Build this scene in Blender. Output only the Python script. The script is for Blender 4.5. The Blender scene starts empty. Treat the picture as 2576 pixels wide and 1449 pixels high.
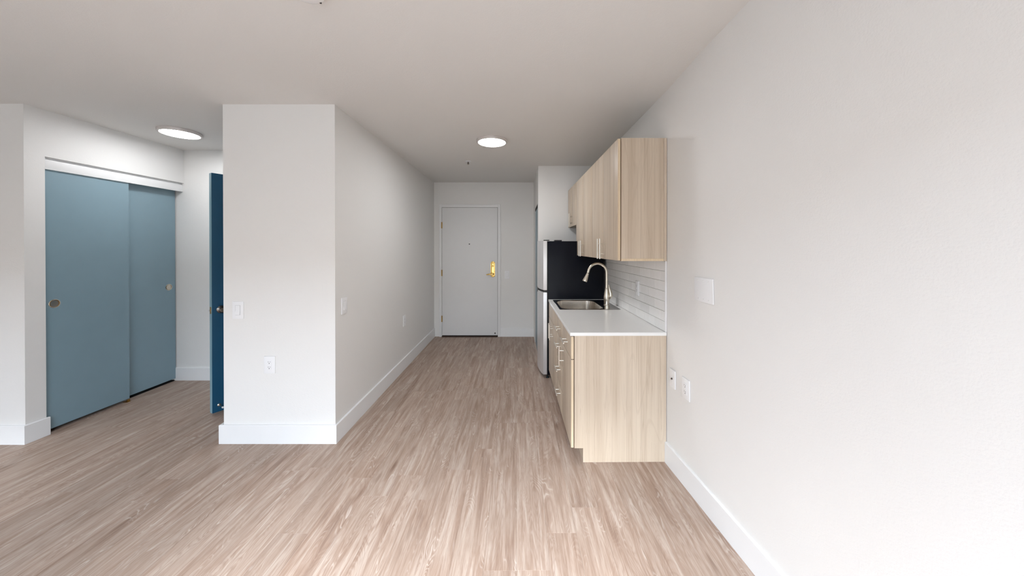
import bpy, bmesh, math, random
from mathutils import Vector, Matrix

# ------------------------------------------------------------------ scene, camera, light
sc = bpy.context.scene
COL = sc.collection
PI = math.pi
H = 2.455            # ceiling height
EYE = 1.42           # camera height
FPX = 830.0          # focal length in pixels of the 2576 px wide frame
PITCH = math.radians(0.25)

cam_d = bpy.data.cameras.new('camera')
cam = bpy.data.objects.new('camera', cam_d)
COL.objects.link(cam)
cam.location = (0, 0, EYE)
cam.rotation_euler = (PI / 2 - PITCH, 0, 0)
cam_d.sensor_fit = 'HORIZONTAL'
cam_d.sensor_width = 36.0
cam_d.lens = 36.0 * FPX / 2576.0
cam_d.shift_x = -12.0 / 2576.0
cam_d.shift_y = -98.4 / 2576.0
cam_d.clip_start = 0.02
sc.camera = cam

sc.view_settings.view_transform = 'Standard'
sc.view_settings.look = 'None'
sc.view_settings.gamma = 1.0
sc.view_settings.use_curve_mapping = False
sc.view_settings.exposure = 0.17

world = bpy.data.worlds.new('daylight')
sc.world = world
world.use_nodes = True
world.node_tree.nodes['Background'].inputs[0].default_value = (0.81, 0.935, 1.085, 1)
world.node_tree.nodes['Background'].inputs[1].default_value = 13.3


def area_light(name, loc, rot, sx, sy, power, color):
    d = bpy.data.lights.new(name, 'AREA')
    d.shape = 'RECTANGLE'
    d.size = sx
    d.size_y = sy
    d.energy = power
    d.color = color
    o = bpy.data.objects.new(name, d)
    o.location = loc
    o.rotation_euler = rot
    COL.objects.link(o)
    return o


# daylight comes from the sky through the glazed door and window behind the camera
REAR = -0.9
W1 = (-4.7, -3.3, 0.85, 2.05)      # x0, x1, z0, z1
W2 = (-1.80, 0.60, 0.08, 2.15)
for i, (wx0, wx1, wz0, wz1) in enumerate((W1, W2)):
    po = area_light('window_portal_%d' % (i + 1), ((wx0 + wx1) / 2, REAR - 0.16, (wz0 + wz1) / 2), (PI / 2, 0, 0),
                    wx1 - wx0, wz1 - wz0, 1.0, (1, 1, 1))
    po.data.cycles.is_portal = True

# hazy sun behind thin cloud: a wide soft disc, heading into the room
sun_d = bpy.data.lights.new('hazy_sun', 'SUN')
sun_d.energy = 10.5
sun_d.angle = math.radians(24)
sun_d.color = (0.97, 1.0, 1.03)
sun = bpy.data.objects.new('hazy_sun', sun_d)
sun.rotation_euler = (math.radians(90 - 39), 0, math.radians(-8))
COL.objects.link(sun)

# ------------------------------------------------------------------ materials
MATS = {}


def srgb(r, g, b):
    f = lambda c: (c / 255 / 12.92) if c / 255 <= 0.04045 else ((c / 255 + 0.055) / 1.055) ** 2.4
    return (f(r), f(g), f(b), 1)


class NT:
    def __init__(self, name):
        self.m = bpy.data.materials.new(name)
        self.m.use_nodes = True
        self.t = self.m.node_tree
        self.b = self.t.nodes['Principled BSDF']

    def n(self, typ, **kw):
        nd = self.t.nodes.new(typ)
        for k, v in kw.items():
            if k.startswith('i_'):
                key = k[2:]
                key = int(key) if key.isdigit() else key.replace('_', ' ')
                nd.inputs[key].default_value = v
            else:
                setattr(nd, k, v)
        return nd

    def l(self, a, b):
        self.t.links.new(a, b)

    def math(self, op, a, b=None, c=None):
        nd = self.n('ShaderNodeMath', operation=op)
        for i, v in enumerate((a, b, c)):
            if v is None:
                continue
            if isinstance(v, (int, float)):
                nd.inputs[i].default_value = v
            else:
                self.l(v, nd.inputs[i])
        return nd.outputs[0]

    def mix(self, fac, a, b, mode='MIX'):
        nd = self.n('ShaderNodeMix', data_type='RGBA', blend_type=mode)
        for i, v in ((0, fac), (6, a), (7, b)):
            if isinstance(v, (int, float)):
                nd.inputs[i].default_value = v
            elif isinstance(v, tuple):
                nd.inputs[i].default_value = v
            else:
                self.l(v, nd.inputs[i])
        return nd.outputs[2]

    def ramp(self, fac, stops):
        nd = self.n('ShaderNodeValToRGB')
        e = nd.color_ramp.elements
        while len(e) < len(stops):
            e.new(0.5)
        for i, (p, c) in enumerate(stops):
            e[i].position = p
            e[i].color = c if isinstance(c, tuple) else (c, c, c, 1)
        self.l(fac, nd.inputs[0])
        return nd.outputs[0]

    def noise(self, vec, scale, detail=2.0, rough=0.5, dist=0.0):
        nd = self.n('ShaderNodeTexNoise')
        nd.inputs['Scale'].default_value = scale
        nd.inputs['Detail'].default_value = detail
        nd.inputs['Roughness'].default_value = rough
        nd.inputs['Distortion'].default_value = dist
        self.l(vec, nd.inputs['Vector'])
        return nd.outputs['Fac']

    def mapping(self, vec, scale, loc=None):
        nd = self.n('ShaderNodeMapping')
        nd.inputs['Scale'].default_value = scale
        if loc:
            nd.inputs['Location'].default_value = loc
        self.l(vec, nd.inputs['Vector'])
        return nd.outputs[0]

    def bump(self, height, strength, dist=0.001):
        nd = self.n('ShaderNodeBump')
        nd.inputs['Strength'].default_value = strength
        nd.inputs['Distance'].default_value = dist
        self.l(height, nd.inputs['Height'])
        self.l(nd.outputs[0], self.b.inputs['Normal'])

    def rnd_coords(self):
        tc = self.n('ShaderNodeTexCoord')
        oi = self.n('ShaderNodeObjectInfo')
        cx = self.n('ShaderNodeCombineXYZ')
        self.l(self.math('MULTIPLY', oi.outputs['Random'], 41.0), cx.inputs[0])
        self.l(self.math('MULTIPLY', oi.outputs['Random'], 173.0), cx.inputs[1])
        self.l(self.math('MULTIPLY', oi.outputs['Random'], 97.0), cx.inputs[2])
        ad = self.n('ShaderNodeVectorMath', operation='ADD')
        self.l(tc.outputs['Object'], ad.inputs[0])
        self.l(cx.outputs[0], ad.inputs[1])
        return ad.outputs[0], oi.outputs['Random']


def simple(name, col, rough=0.5, metal=0.0, spec=0.5, var=0.0, bump=0.0, bscale=200.0):
    t = NT(name)
    t.b.inputs['Base Color'].default_value = col
    t.b.inputs['Roughness'].default_value = rough
    t.b.inputs['Metallic'].default_value = metal
    t.b.inputs['Specular IOR Level'].default_value = spec
    g = t.n('ShaderNodeNewGeometry').outputs['Position']
    if var:
        f = t.noise(g, 9.0, 3)
        d = tuple(c * (1 - var) for c in col[:3]) + (1,)
        t.l(t.mix(f, d, col), t.b.inputs['Base Color'])
    if bump:
        t.bump(t.noise(g, bscale, 2), bump)
    MATS[name] = t.m
    return t


def wall_paint(name, col, bump=0.28, rough=0.55):
    t = NT(name)
    g = t.n('ShaderNodeNewGeometry').outputs['Position']
    f = t.noise(g, 1.7, 2)
    d = tuple(c * 0.975 for c in col[:3]) + (1,)
    t.l(t.mix(f, d, col), t.b.inputs['Base Color'])
    t.b.inputs['Roughness'].default_value = rough
    t.b.inputs['Specular IOR Level'].default_value = 0.4
    a = t.noise(g, 150.0, 3, 0.55)
    b = t.noise(g, 60.0, 2)
    t.bump(t.math('ADD', a, t.math('MULTIPLY', b, 0.6)), bump, 0.0022)
    MATS[name] = t.m


wall_paint('wall', (0.80, 0.79, 0.768, 1))
wall_paint('ceiling', (0.74, 0.725, 0.70, 1), 0.3, 0.8)
simple('trim_white', (0.82, 0.82, 0.815, 1), 0.4, var=0.02)
simple('door_white', (0.78, 0.78, 0.775, 1), 0.45, var=0.02, bump=0.04, bscale=300)
simple('plate_white', (0.84, 0.84, 0.845, 1), 0.3)
simple('slot_dark', (0.03, 0.03, 0.03, 1), 0.6)
simple('teal_paint', srgb(8, 74, 106), 0.40, var=0.06, bump=0.03, bscale=260)
simple('blue_paint_sheen', srgb(132, 158, 169), 0.42, spec=0.7, var=0.06, bump=0.03, bscale=260)  # same door paint as the teal, with its grey sheen mixed into the colour
simple('blue_edge_lit', srgb(130, 165, 178), 0.4, var=0.05)  # lit copy of the door paint; light on the edge is in the colour
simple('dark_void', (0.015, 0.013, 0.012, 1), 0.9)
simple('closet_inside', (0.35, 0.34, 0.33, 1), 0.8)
simple('nickel', (0.72, 0.66, 0.56, 1), 0.26, 1.0)
simple('pull_steel', (0.80, 0.77, 0.71, 1), 0.30, 1.0)
simple('brass', (0.86, 0.60, 0.20, 1), 0.16, 1.0)
simple('old_brass', (0.42, 0.25, 0.07, 1), 0.35, 1.0)
simple('knob_metal', (0.16, 0.145, 0.13, 1), 0.22, 1.0)
simple('cup_bronze', (0.34, 0.19, 0.06, 1), 0.5, 0.4)
simple('switch_gap', (0.60, 0.60, 0.61, 1), 0.5)
simple('fridge_black', srgb(5, 8, 19), 0.30, spec=0.16, bump=0.05, bscale=420)
simple('black_plastic', (0.012, 0.012, 0.014, 1), 0.35)
simple('foot_black', (0.01, 0.02, 0.025, 1), 0.2)
simple('threshold', (0.05, 0.025, 0.015, 1), 0.6)
simple('sprinkler_white', (0.72, 0.72, 0.73, 1), 0.4)
simple('light_rim', (0.62, 0.58, 0.56, 1), 0.4, 0.3)
simple('quartz', (0.86, 0.855, 0.835, 1), 0.22, var=0.02)
simple('tile_grout', (0.26, 0.24, 0.22, 1), 0.9)
simple('window_frame', (0.80, 0.80, 0.80, 1), 0.4)
simple('deck_gray', (0.22, 0.21, 0.20, 1), 0.8)
simple('blocker_gray', (0.30, 0.27, 0.24, 1), 0.8)


def steel(name, base, rough, stretch):
    t = NT(name)
    t.b.inputs['Base Color'].default_value = base
    t.b.inputs['Metallic'].default_value = 1.0
    g = t.n('ShaderNodeNewGeometry').outputs['Position']
    f = t.noise(t.mapping(g, stretch), 1.0, 2)
    t.l(t.math('ADD', t.math('MULTIPLY', f, 0.12), rough - 0.06), t.b.inputs['Roughness'])
    MATS[name] = t.m


steel('stainless', (0.80, 0.80, 0.81, 1), 0.30, (900, 900, 12))
MATS['stainless'].node_tree.nodes['Principled BSDF'].inputs['Metallic'].default_value = 0.6
steel('sink_steel', (0.66, 0.61, 0.55, 1), 0.22, (14, 700, 700))
steel('sink_deck', (0.50, 0.49, 0.48, 1), 0.13, (14, 700, 14))

# glowing diffuser of the round ceiling lights
for lamp_name, lamp_power in (('lamp_glow', 72.0), ('lamp_glow_soft', 42.0)):
  t = NT(lamp_name)
  t.b.inputs['Base Color'].default_value = (0.9, 0.9, 0.9, 1)
  t.b.inputs['Emission Color'].default_value = (0.97, 0.985, 1.01, 1)
  t.b.inputs['Emission Strength'].default_value = lamp_power
  MATS[lamp_name] = t.m

# window glass: clear pane
t = NT('pane_glass')
tr = t.n('ShaderNodeBsdfTransparent')
gl = t.n('ShaderNodeBsdfGlossy')
gl.inputs['Roughness'].default_value = 0.02
mx = t.n('ShaderNodeMixShader')
mx.inputs[0].default_value = 0.06
t.l(tr.outputs[0], mx.inputs[1])
t.l(gl.outputs[0], mx.inputs[2])
t.l(mx.outputs[0], t.t.nodes['Material Output'].inputs[0])
MATS['pane_glass'] = t.m


def floor_wood():
    t = NT('floor_wood')
    co, rnd = t.rnd_coords()
    wob = t.noise(t.mapping(co, (3.0, 1.6, 1.0)), 1.0, 2)
    tone = t.noise(t.mapping(co, (24.0, 1.9, 1.0)), 1.0, 4, 0.62, 1.0)
    patchy = t.noise(t.mapping(co, (6.0, 2.2, 1.0)), 1.0, 3, 0.5, 0.3)
    streak = t.noise(t.mapping(co, (135.0, 4.2, 1.0)), 1.0, 4, 0.65, 0.4)
    fig = t.noise(t.mapping(co, (9.0, 1.7, 1.0)), 1.0, 2.0, 0.45, 0.6)
    ring = t.math('SINE', t.math('MULTIPLY', fig, 190.0))
    ringm = t.ramp(ring, [(0.0, 0.0), (0.55, 0.0), (1.0, 1.0)])
    ringd = t.ramp(t.math('MULTIPLY', ring, -1.0), [(0.0, 0.0), (0.35, 0.0), (1.0, 1.0)])
    where = t.ramp(t.noise(t.mapping(co, (7.0, 1.5, 1.0)), 1.0, 2), [(0.46, 0.0), (0.64, 1.0)])
    white = t.ramp(t.noise(t.mapping(co, (15.0, 4.5, 1.0)), 1.0, 2), [(0.55, 0.0), (0.68, 1.0)])
    fiber = t.noise(t.mapping(co, (520.0, 11.0, 1.0)), 1.0, 3, 0.7)
    pore = t.ramp(t.noise(t.mapping(co, (300.0, 17.0, 1.0)), 1.0, 2), [(0.57, 0.0), (0.70, 1.0)])
    vo = t.n('ShaderNodeTexVoronoi')
    vo.inputs['Scale'].default_value = 1.0
    t.l(t.mapping(co, (6.5, 1.3, 1.0)), vo.inputs['Vector'])
    knot = t.ramp(t.math('ADD', vo.outputs['Distance'], t.math('MULTIPLY', t.math('SUBTRACT', fiber, 0.5), 0.06)), [(0.02, 1.0), (0.10, 0.0)])
    D, M, L, P = FLOOR_D, FLOOR_M, FLOOR_L, FLOOR_P
    base = t.ramp(tone, [(0.30, D), (0.44, M), (0.56, L), (0.70, P)])
    base = t.mix(t.math('MULTIPLY', t.ramp(patchy, [(0.42, 0.0), (0.62, 1.0)]), 0.45), base, FLOOR_G)
    base = t.mix(t.math('MULTIPLY', t.ramp(streak, [(0.50, 0.0), (0.66, 1.0)]), 0.42), base, D)
    base = t.mix(t.math('MULTIPLY', t.ramp(streak, [(0.34, 1.0), (0.48, 0.0)]), 0.28), base, P)
    base = t.mix(t.math('MULTIPLY', ringd, t.math('MULTIPLY', where, 0.38)), base, D)
    base = t.mix(t.math('MULTIPLY', ringm, t.math('MULTIPLY', where, 0.20)), base, P)
    base = t.mix(t.math('MULTIPLY', ringm, t.math('MULTIPLY', white, 0.38)), base, FLOOR_W)
    base = t.mix(t.math('MULTIPLY', pore, 0.36), base, D)
    base = t.mix(0.28, base, t.mix(fiber, D, P))
    base = t.mix(t.math('MULTIPLY', knot, 0.65), base, FLOOR_K)
    hv = t.n('ShaderNodeHueSaturation')       # every plank has its own overall shade
    hv.inputs['Saturation'].default_value = 1.0
    t.l(t.math('ADD', t.math('MULTIPLY', rnd, 0.12), 0.98), hv.inputs['Value'])
    t.l(base, hv.inputs['Color'])
    t.l(hv.outputs[0], t.b.inputs['Base Color'])
    t.l(t.math('ADD', t.math('MULTIPLY', fiber, 0.12), 0.40), t.b.inputs['Roughness'])
    t.b.inputs['Specular IOR Level'].default_value = 0.2
    t.bump(t.math('ADD', fiber, pore), 0.08, 0.0006)
    MATS['floor_wood'] = t.m


FLOOR_K = (0.130, 0.070, 0.045, 1)     # knots
FLOOR_D = (0.198, 0.117, 0.079, 1)     # dark grain
FLOOR_M = (0.315, 0.212, 0.155, 1)
FLOOR_L = (0.415, 0.312, 0.248, 1)
FLOOR_P = (0.550, 0.470, 0.412, 1)     # pale grain
FLOOR_G = (0.395, 0.305, 0.245, 1)     # greyed patches
FLOOR_W = (0.780, 0.725, 0.670, 1)     # white-limed figure
floor_wood()


def cab_wood(name, light, mid, dark, vscale=1.0):
    t = NT(name)
    co, rnd = t.rnd_coords()
    a = t.noise(t.mapping(co, (13.0, 13.0, 0.55)), vscale, 3, 0.5, 0.25)
    b = t.noise(t.mapping(co, (95.0, 95.0, 0.9)), vscale, 3, 0.6)
    c = t.noise(t.mapping(co, (38.0, 38.0, 0.8)), vscale, 2.5, 0.55, 0.5)
    lines = t.ramp(c, [(0.0, 0.0), (0.605, 0.0), (0.64, 1.0), (0.675, 0.0)])
    fleck = t.ramp(t.noise(t.mapping(co, (330.0, 330.0, 7.0)), vscale, 2), [(0.63, 0.0), (0.74, 1.0)])
    fig = t.noise(t.mapping(co, (5.0, 5.0, 0.5)), vscale, 1.0, 0.4, 0.7)
    ring = t.ramp(t.math('SINE', t.math('MULTIPLY', fig, 60.0)), [(0.0, 0.0), (0.86, 0.0), (1.0, 1.0)])
    base = t.ramp(a, [(0.30, mid), (0.62, light)])
    base = t.mix(t.math('MULTIPLY', b, 0.30), base, mid)
    base = t.mix(t.math('MULTIPLY', t.ramp(b, [(0.50, 0.0), (0.66, 1.0)]), 0.20), base, dark)
    base = t.mix(t.math('MULTIPLY', lines, 0.36), base, dark)
    base = t.mix(t.math('MULTIPLY', ring, 0.13), base, dark)
    base = t.mix(t.math('MULTIPLY', fleck, 0.60), base, dark)
    t.l(base, t.b.inputs['Base Color'])
    t.b.inputs['Roughness'].default_value = 0.42
    t.b.inputs['Specular IOR Level'].default_value = 0.4
    t.bump(b, 0.05, 0.0005)
    MATS[name] = t.m


cab_wood('cabinet_wood', (0.65, 0.55, 0.435, 1), (0.53, 0.43, 0.325, 1), (0.33, 0.235, 0.155, 1))
cab_wood('edge_band', (0.74, 0.60, 0.42, 1), (0.68, 0.54, 0.365, 1), (0.50, 0.38, 0.25, 1))
simple('cabinet_gap', (0.26, 0.18, 0.12, 1), 0.8)  # brown that stands in for shade in the gaps between fronts


def tile_mat():
    t = NT('tile_marble')
    co, rnd = t.rnd_coords()
    f = t.noise(t.mapping(co, (1.0, 60.0, 14.0)), 1.0, 3, 0.6)
    v = t.noise(co, 26.0, 3, 0.6, 1.2)
    vein = t.ramp(v, [(0.0, 0.0), (0.50, 0.0), (0.53, 1.0), (0.56, 0.0)])
    base = t.mix(f, (0.85, 0.83, 0.805, 1), (0.91, 0.905, 0.89, 1))
    base = t.mix(t.math('MULTIPLY', vein, 0.35), base, (0.93, 0.93, 0.93, 1))
    hv = t.n('ShaderNodeHueSaturation')
    t.l(t.math('ADD', t.math('MULTIPLY', rnd, 0.10), 0.95), hv.inputs['Value'])
    t.l(base, hv.inputs['Color'])
    t.l(hv.outputs[0], t.b.inputs['Base Color'])
    t.b.inputs['Roughness'].default_value = 0.25
    MATS['tile_marble'] = t.m


tile_mat()


# ------------------------------------------------------------------ mesh helpers
def new_bm():
    return bmesh.new()


def box(bm, x0, x1, y0, y1, z0, z1, bevel=0.0, seg=2):
    x0, x1 = min(x0, x1), max(x0, x1)
    y0, y1 = min(y0, y1), max(y0, y1)
    z0, z1 = min(z0, z1), max(z0, z1)
    r = bmesh.ops.create_cube(bm, size=1.0)
    for v in r['verts']:
        v.co = Vector(((x0 + x1) / 2 + v.co.x * (x1 - x0), (y0 + y1) / 2 + v.co.y * (y1 - y0), (z0 + z1) / 2 + v.co.z * (z1 - z0)))
    if bevel > 0:
        es = set()
        for v in r['verts']:
            es.update(v.link_edges)
        bmesh.ops.bevel(bm, geom=list(es), offset=bevel, segments=seg, affect='EDGES', profile=0.6)
    return bm


def B(*a, **k):
    return box(new_bm(), *a, **k)


def frame_axes(d):
    d = Vector(d).normalized()
    u = Vector((0, 0, 1)) if abs(d.z) < 0.9 else Vector((1, 0, 0))
    a = d.cross(u).normalized()
    b = a.cross(d).normalized()
    return d, a, b


def ring_strip(bm, rings, cap0=True, cap1=True):
    vs = [[bm.verts.new(p) for p in r] for r in rings]
    n = len(vs[0])
    for i in range(len(vs) - 1):
        for j in range(n):
            bm.faces.new((vs[i][j], vs[i][(j + 1) % n], vs[i + 1][(j + 1) % n], vs[i + 1][j]))
    if cap0:
        bm.faces.new(list(reversed(vs[0])))
    if cap1:
        bm.faces.new(vs[-1])
    return vs


def lathe(bm, origin, axis, profile, n=24):
    """profile: list of (radius, distance along the axis)"""
    d, a, b = frame_axes(axis)
    o = Vector(origin)
    rings = []
    for r, h in profile:
        r = max(r, 1e-5)
        rings.append([o + d * h + (a * math.cos(2 * PI * k / n) + b * math.sin(2 * PI * k / n)) * r for k in range(n)])
    ring_strip(bm, rings)
    return bm


def cyl(bm, p0, p1, r, n=14, ch=0.0):
    p0, p1 = Vector(p0), Vector(p1)
    L = (p1 - p0).length
    prof = [(r, 0), (r, L)] if not ch else [(r - ch, 0), (r, ch), (r, L - ch), (r - ch, L)]
    return lathe(bm, p0, p1 - p0, prof, n)


def tube(bm, pts, radii, n=14):
    pts = [Vector(p) for p in pts]
    rings = []
    up = None
    for i, p in enumerate(pts):
        d = (pts[min(i + 1, len(pts) - 1)] - pts[max(i - 1, 0)]).normalized()
        if up is None:
            _, a, _b = frame_axes(d)
            b = d.cross(a)
        else:
            a = (up - d * up.dot(d)).normalized()
            b = d.cross(a)
        up = a
        r = radii[i] if isinstance(radii, (list, tuple)) else radii
        ra, rb = r if isinstance(r, tuple) else (r, r)
        rings.append([p + a * math.cos(2 * PI * k / n) * ra + b * math.sin(2 * PI * k / n) * rb for k in range(n)])
    ring_strip(bm, rings)
    return bm


def prism(bm, poly, axis, lo, hi):
    """poly: 2D points; axis 'x','y' or 'z' is the extrusion direction"""
    def P(u, v, w):
        return {'x': (w, u, v), 'y': (u, w, v), 'z': (u, v, w)}[axis]
    a = [bm.verts.new(P(u, v, lo)) for u, v in poly]
    b = [bm.verts.new(P(u, v, hi)) for u, v in poly]
    n = len(poly)
    bm.faces.new(list(reversed(a)))
    bm.faces.new(b)
    for i in range(n):
        bm.faces.new((a[i], a[(i + 1) % n], b[(i + 1) % n], b[i]))
    return bm


def rrect(x0, x1, y0, y1, r, z, n=6):
    pts = []
    for cx, cy, a0 in ((x1 - r, y1 - r, 0), (x0 + r, y1 - r, 90), (x0 + r, y0 + r, 180), (x1 - r, y0 + r, 270)):
        for k in range(n + 1):
            a = math.radians(a0 + 90 * k / n)
            pts.append(Vector((cx + r * math.cos(a), cy + r * math.sin(a), z)))
    return pts


def mesh_of(name, bm, mat, smooth=35):
    bmesh.ops.recalc_face_normals(bm, faces=bm.faces)
    me = bpy.data.meshes.new(name)
    bm.to_mesh(me)
    bm.free()
    if smooth:
        for p in me.polygons:
            p.use_smooth = True
        me.set_sharp_from_angle(angle=math.radians(smooth))
    if mat:
        me.materials.append(MATS[mat])
    return me


def add(name, bm, mat, parent=None, label=None, loc=None, rot=None, smooth=35, kind=None):
    me = bm if isinstance(bm, bpy.types.Mesh) else mesh_of(name, bm, mat, smooth)
    o = bpy.data.objects.new(name, me)
    COL.objects.link(o)
    if parent:
        o.parent = parent
    if loc:
        o.location = loc
    if rot:
        o.rotation_euler = rot
    if label:
        o['label'] = label
    if kind:
        o['kind'] = kind
    return o


def thing(name, label, cat, loc=(0, 0, 0), rotz=0.0, group=None, kind=None):
    o = bpy.data.objects.new(name, None)
    o.empty_display_size = 0.1
    COL.objects.link(o)
    o.location = loc
    o.rotation_euler = (0, 0, rotz)
    o['label'] = label
    o['category'] = cat
    if group:
        o['group'] = group
    if kind:
        o['kind'] = kind
    return o


def struct(name, bm, mat, label, cat, **k):
    o = add(name, bm, mat, label=label, kind='structure', **k)
    o['category'] = cat
    return o


# ------------------------------------------------------------------ plan (metres; camera stands at the origin)
PX0, PX1 = -2.126, -1.316      # bathroom block, its two sides
PY = 2.390                     # its front face
BACK = 5.252                   # end wall of the hall
STY = 2.380                    # face of the short wall beside the closet
CLX = -3.553                   # plane of the wall with the sliding closet
ALC = 3.527                    # end wall of the closet nook
RX = 0.992                     # kitchen wall
KY = 2.178                     # near end of the kitchen run
HRX = 0.272                    # right side of the hall beyond the fridge
FRY = 4.195                    # wall that closes the kitchen run
LX = -5.4                      # far side of the room, out of view
BBT, BBH = 0.014, 0.136        # baseboard thickness and height


def wall_x(y, z):
    """the long kitchen wall is a little out of plumb near the camera"""
    flare = max(0.0, min(KY - y, 1.25)) * 0.0695
    far = -max(0.0, y - KY) * 0.00843
    return RX + far + flare * (1 - max(0.0, min(1.0, z / H))) - 0.016 * max(0.0, min(1.0, z / H)) * max(0.0, min(1.0, (KY - y) / 0.4))


# floor: individual planks where the picture shows them
fl = struct('floor', B(LX - 0.1, RX + 0.5, REAR - 0.1, BACK + 0.1, -0.10, -0.0062), 'threshold',
            'washed oak plank floor running down the hall', 'floor', smooth=None)


def plank_mesh(name, w, L):
    bm = new_bm()
    g = 0.00015
    c = 0.0004
    x0, x1, y0, y1 = g, w - g, g, L - g
    rings = [[(x0, y0, -0.006), (x1, y0, -0.006), (x1, y1, -0.006), (x0, y1, -0.006)],
             [(x0, y0, -c), (x1, y0, -c), (x1, y1, -c), (x0, y1, -c)],
             [(x0 + c, y0 + c, 0), (x1 - c, y0 + c, 0), (x1 - c, y1 - c, 0), (x0 + c, y1 - c, 0)]]
    ring_strip(bm, [[Vector(p) for p in r] for r in rings])
    return mesh_of(name, bm, 'floor_wood', None)


PW, PL = 0.148, 1.22
PLANKS = {}
rng = random.Random(11)
XS = -3.70
hidden = new_bm()
for i in range(-12, 33):
    x = XS + i * PW
    if x > RX + 0.2:
        break
    y = REAR - 0.1 - rng.random() * PL
    yend = BACK if x + PW > PX1 - 0.02 else ALC + 0.03
    while y < yend:
        y0, y1 = max(y, REAR - 0.1), min(y + PL, yend)
        y += PL
        if y1 - y0 < 0.02:
            continue
        if y1 < 1.15 or x + PW < -3.75 or (x > HRX + 0.2 and y0 > 3.2):
            box(hidden, x, x + PW - 0.001, y0, y1 - 0.001, -0.006, 0)
            continue
        L = round(y1 - y0, 3)
        if L not in PLANKS:
            PLANKS[L] = plank_mesh('plank', PW, L)
        add('plank', PLANKS[L], None, fl, loc=(x, y0, 0))
add('plank_field', hidden, 'floor_wood', fl, kind='stuff', smooth=None)

struct('ceiling', B(LX - 0.1, RX + 0.6, REAR - 0.1, BACK + 0.1, H, H + 0.12), 'ceiling',
       'plain off-white painted ceiling', 'ceiling', smooth=None)


# right wall (ruled surface with thickness)
def wall_right_mesh():
    bm = new_bm()
    ys = [REAR, 0.0, KY - 1.25, 1.2, 1.5, KY - 0.4, 1.98, KY, 3.0, FRY + 0.02]
    zs = [0, 0.3, 0.6, 0.9, 1.2, 1.6, 2.0, H + 0.02]
    g = [[bm.verts.new((wall_x(y, z), y, z)) for z in zs] for y in ys]
    for i in range(len(ys) - 1):
        for j in range(len(zs) - 1):
            bm.faces.new((g[i][j], g[i + 1][j], g[i + 1][j + 1], g[i][j + 1]))
    r = bmesh.ops.extrude_face_region(bm, geom=list(bm.faces))
    for v in r['geom']:
        if isinstance(v, bmesh.types.BMVert):
            v.co.x = RX + 0.25
    return bm


struct('wall_right', wall_right_mesh(), 'wall', 'long bare off-white wall beside the kitchen cabinets', 'wall', smooth=60)


def bb_poly(pts, thick=BBT, h=BBH):
    """baseboard along a floor polyline of wall points (room on the left of travel)"""
    bm = new_bm()
    n = len(pts)
    off = []
    for i in range(n):
        p = Vector(pts[i])
        dirs = []
        if i > 0:
            dirs.append((p - Vector(pts[i - 1])).normalized())
        if i < n - 1:
            dirs.append((Vector(pts[i + 1]) - p).normalized())
        nrm = [Vector((-d.y, d.x)) for d in dirs]
        m = sum(nrm, Vector((0, 0)))
        m = m.normalized()
        k = thick / max(0.2, m.dot(nrm[0]))
        off.append(p + m * k)
    ch = 0.003
    rings = []
    for i in range(n):
        p, q = Vector(pts[i]), off[i]
        m = (q - p).normalized()
        qi = q - m * ch
        rings.append([Vector((p.x, p.y, 0.0005)), Vector((q.x, q.y, 0.0005)), Vector((q.x, q.y, h - ch)), Vector((qi.x, qi.y, h)), Vector((p.x, p.y, h))])
    ring_strip(bm, rings)
    return bm


struct('baseboard_right', bb_poly([(wall_x(y, 0.02), y) for y in (REAR + 0.02, 0, KY - 1.25, 1.5, KY - 0.001)]), 'trim_white',
       'flat white baseboard along the long bare wall', 'baseboard')

# bathroom block: front, hall side, nook side with doorway
struct('wall_center', B(PX0, PX1, PY, PY + 0.11, 0, H + 0.02), 'wall', 'white end of the partition between hall and closet nook', 'wall', smooth=None)
struct('wall_hall', B(PX1 - 0.11, PX1, PY + 0.11, BACK + 0.02, 0, H + 0.02), 'wall', 'long off-white hall wall facing the kitchen', 'wall', smooth=None)
DW0, DW1, DWH = 2.690, 3.490, 2.075
bm = new_bm()
box(bm, PX0, PX0 + 0.11, PY + 0.11, DW0, 0, H + 0.02)
box(bm, PX0, PX0 + 0.11, DW0, DW1, DWH, H + 0.02)
box(bm, PX0, PX0 + 0.11, DW1, ALC + 0.01, 0, H + 0.02)
struct('wall_bathroom', bm, 'wall', 'nook side of the partition with the bathroom doorway', 'wall', smooth=None)
struct('wall_nook', B(CLX - 0.80, PX1 - 0.11, ALC, ALC + 0.11, 0, H + 0.02), 'wall', 'narrow off-white wall behind the open blue door', 'wall', smooth=None)
struct('wall_back', B(PX1 - 0.11, RX + 0.2, BACK, BACK + 0.11, 0, H + 0.02), 'wall', 'wall at the far end of the hall around the entry door', 'wall', smooth=None)

# closet wall on the left: stub, header over the sliding doors, closet interior
CJ = 2.487          # near jamb of the closet opening
CHZ = 2.105         # underside of the header
bm = new_bm()
box(bm, LX, CLX, STY, CJ, 0, H + 0.02)
struct('wall_stub', bm, 'wall', 'short white wall beside the sliding closet doors', 'wall', smooth=None)
struct('wall_closet', B(CLX - 0.11, CLX, CJ, ALC, CHZ, H + 0.02), 'wall', 'off-white header wall above the sliding closet doors', 'wall', smooth=None)
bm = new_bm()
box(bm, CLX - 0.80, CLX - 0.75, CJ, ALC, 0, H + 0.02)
struct('wall_closet_inside', bm, 'closet_inside', 'rear of the closet behind the sliding blue doors', 'wall', smooth=None)
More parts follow.
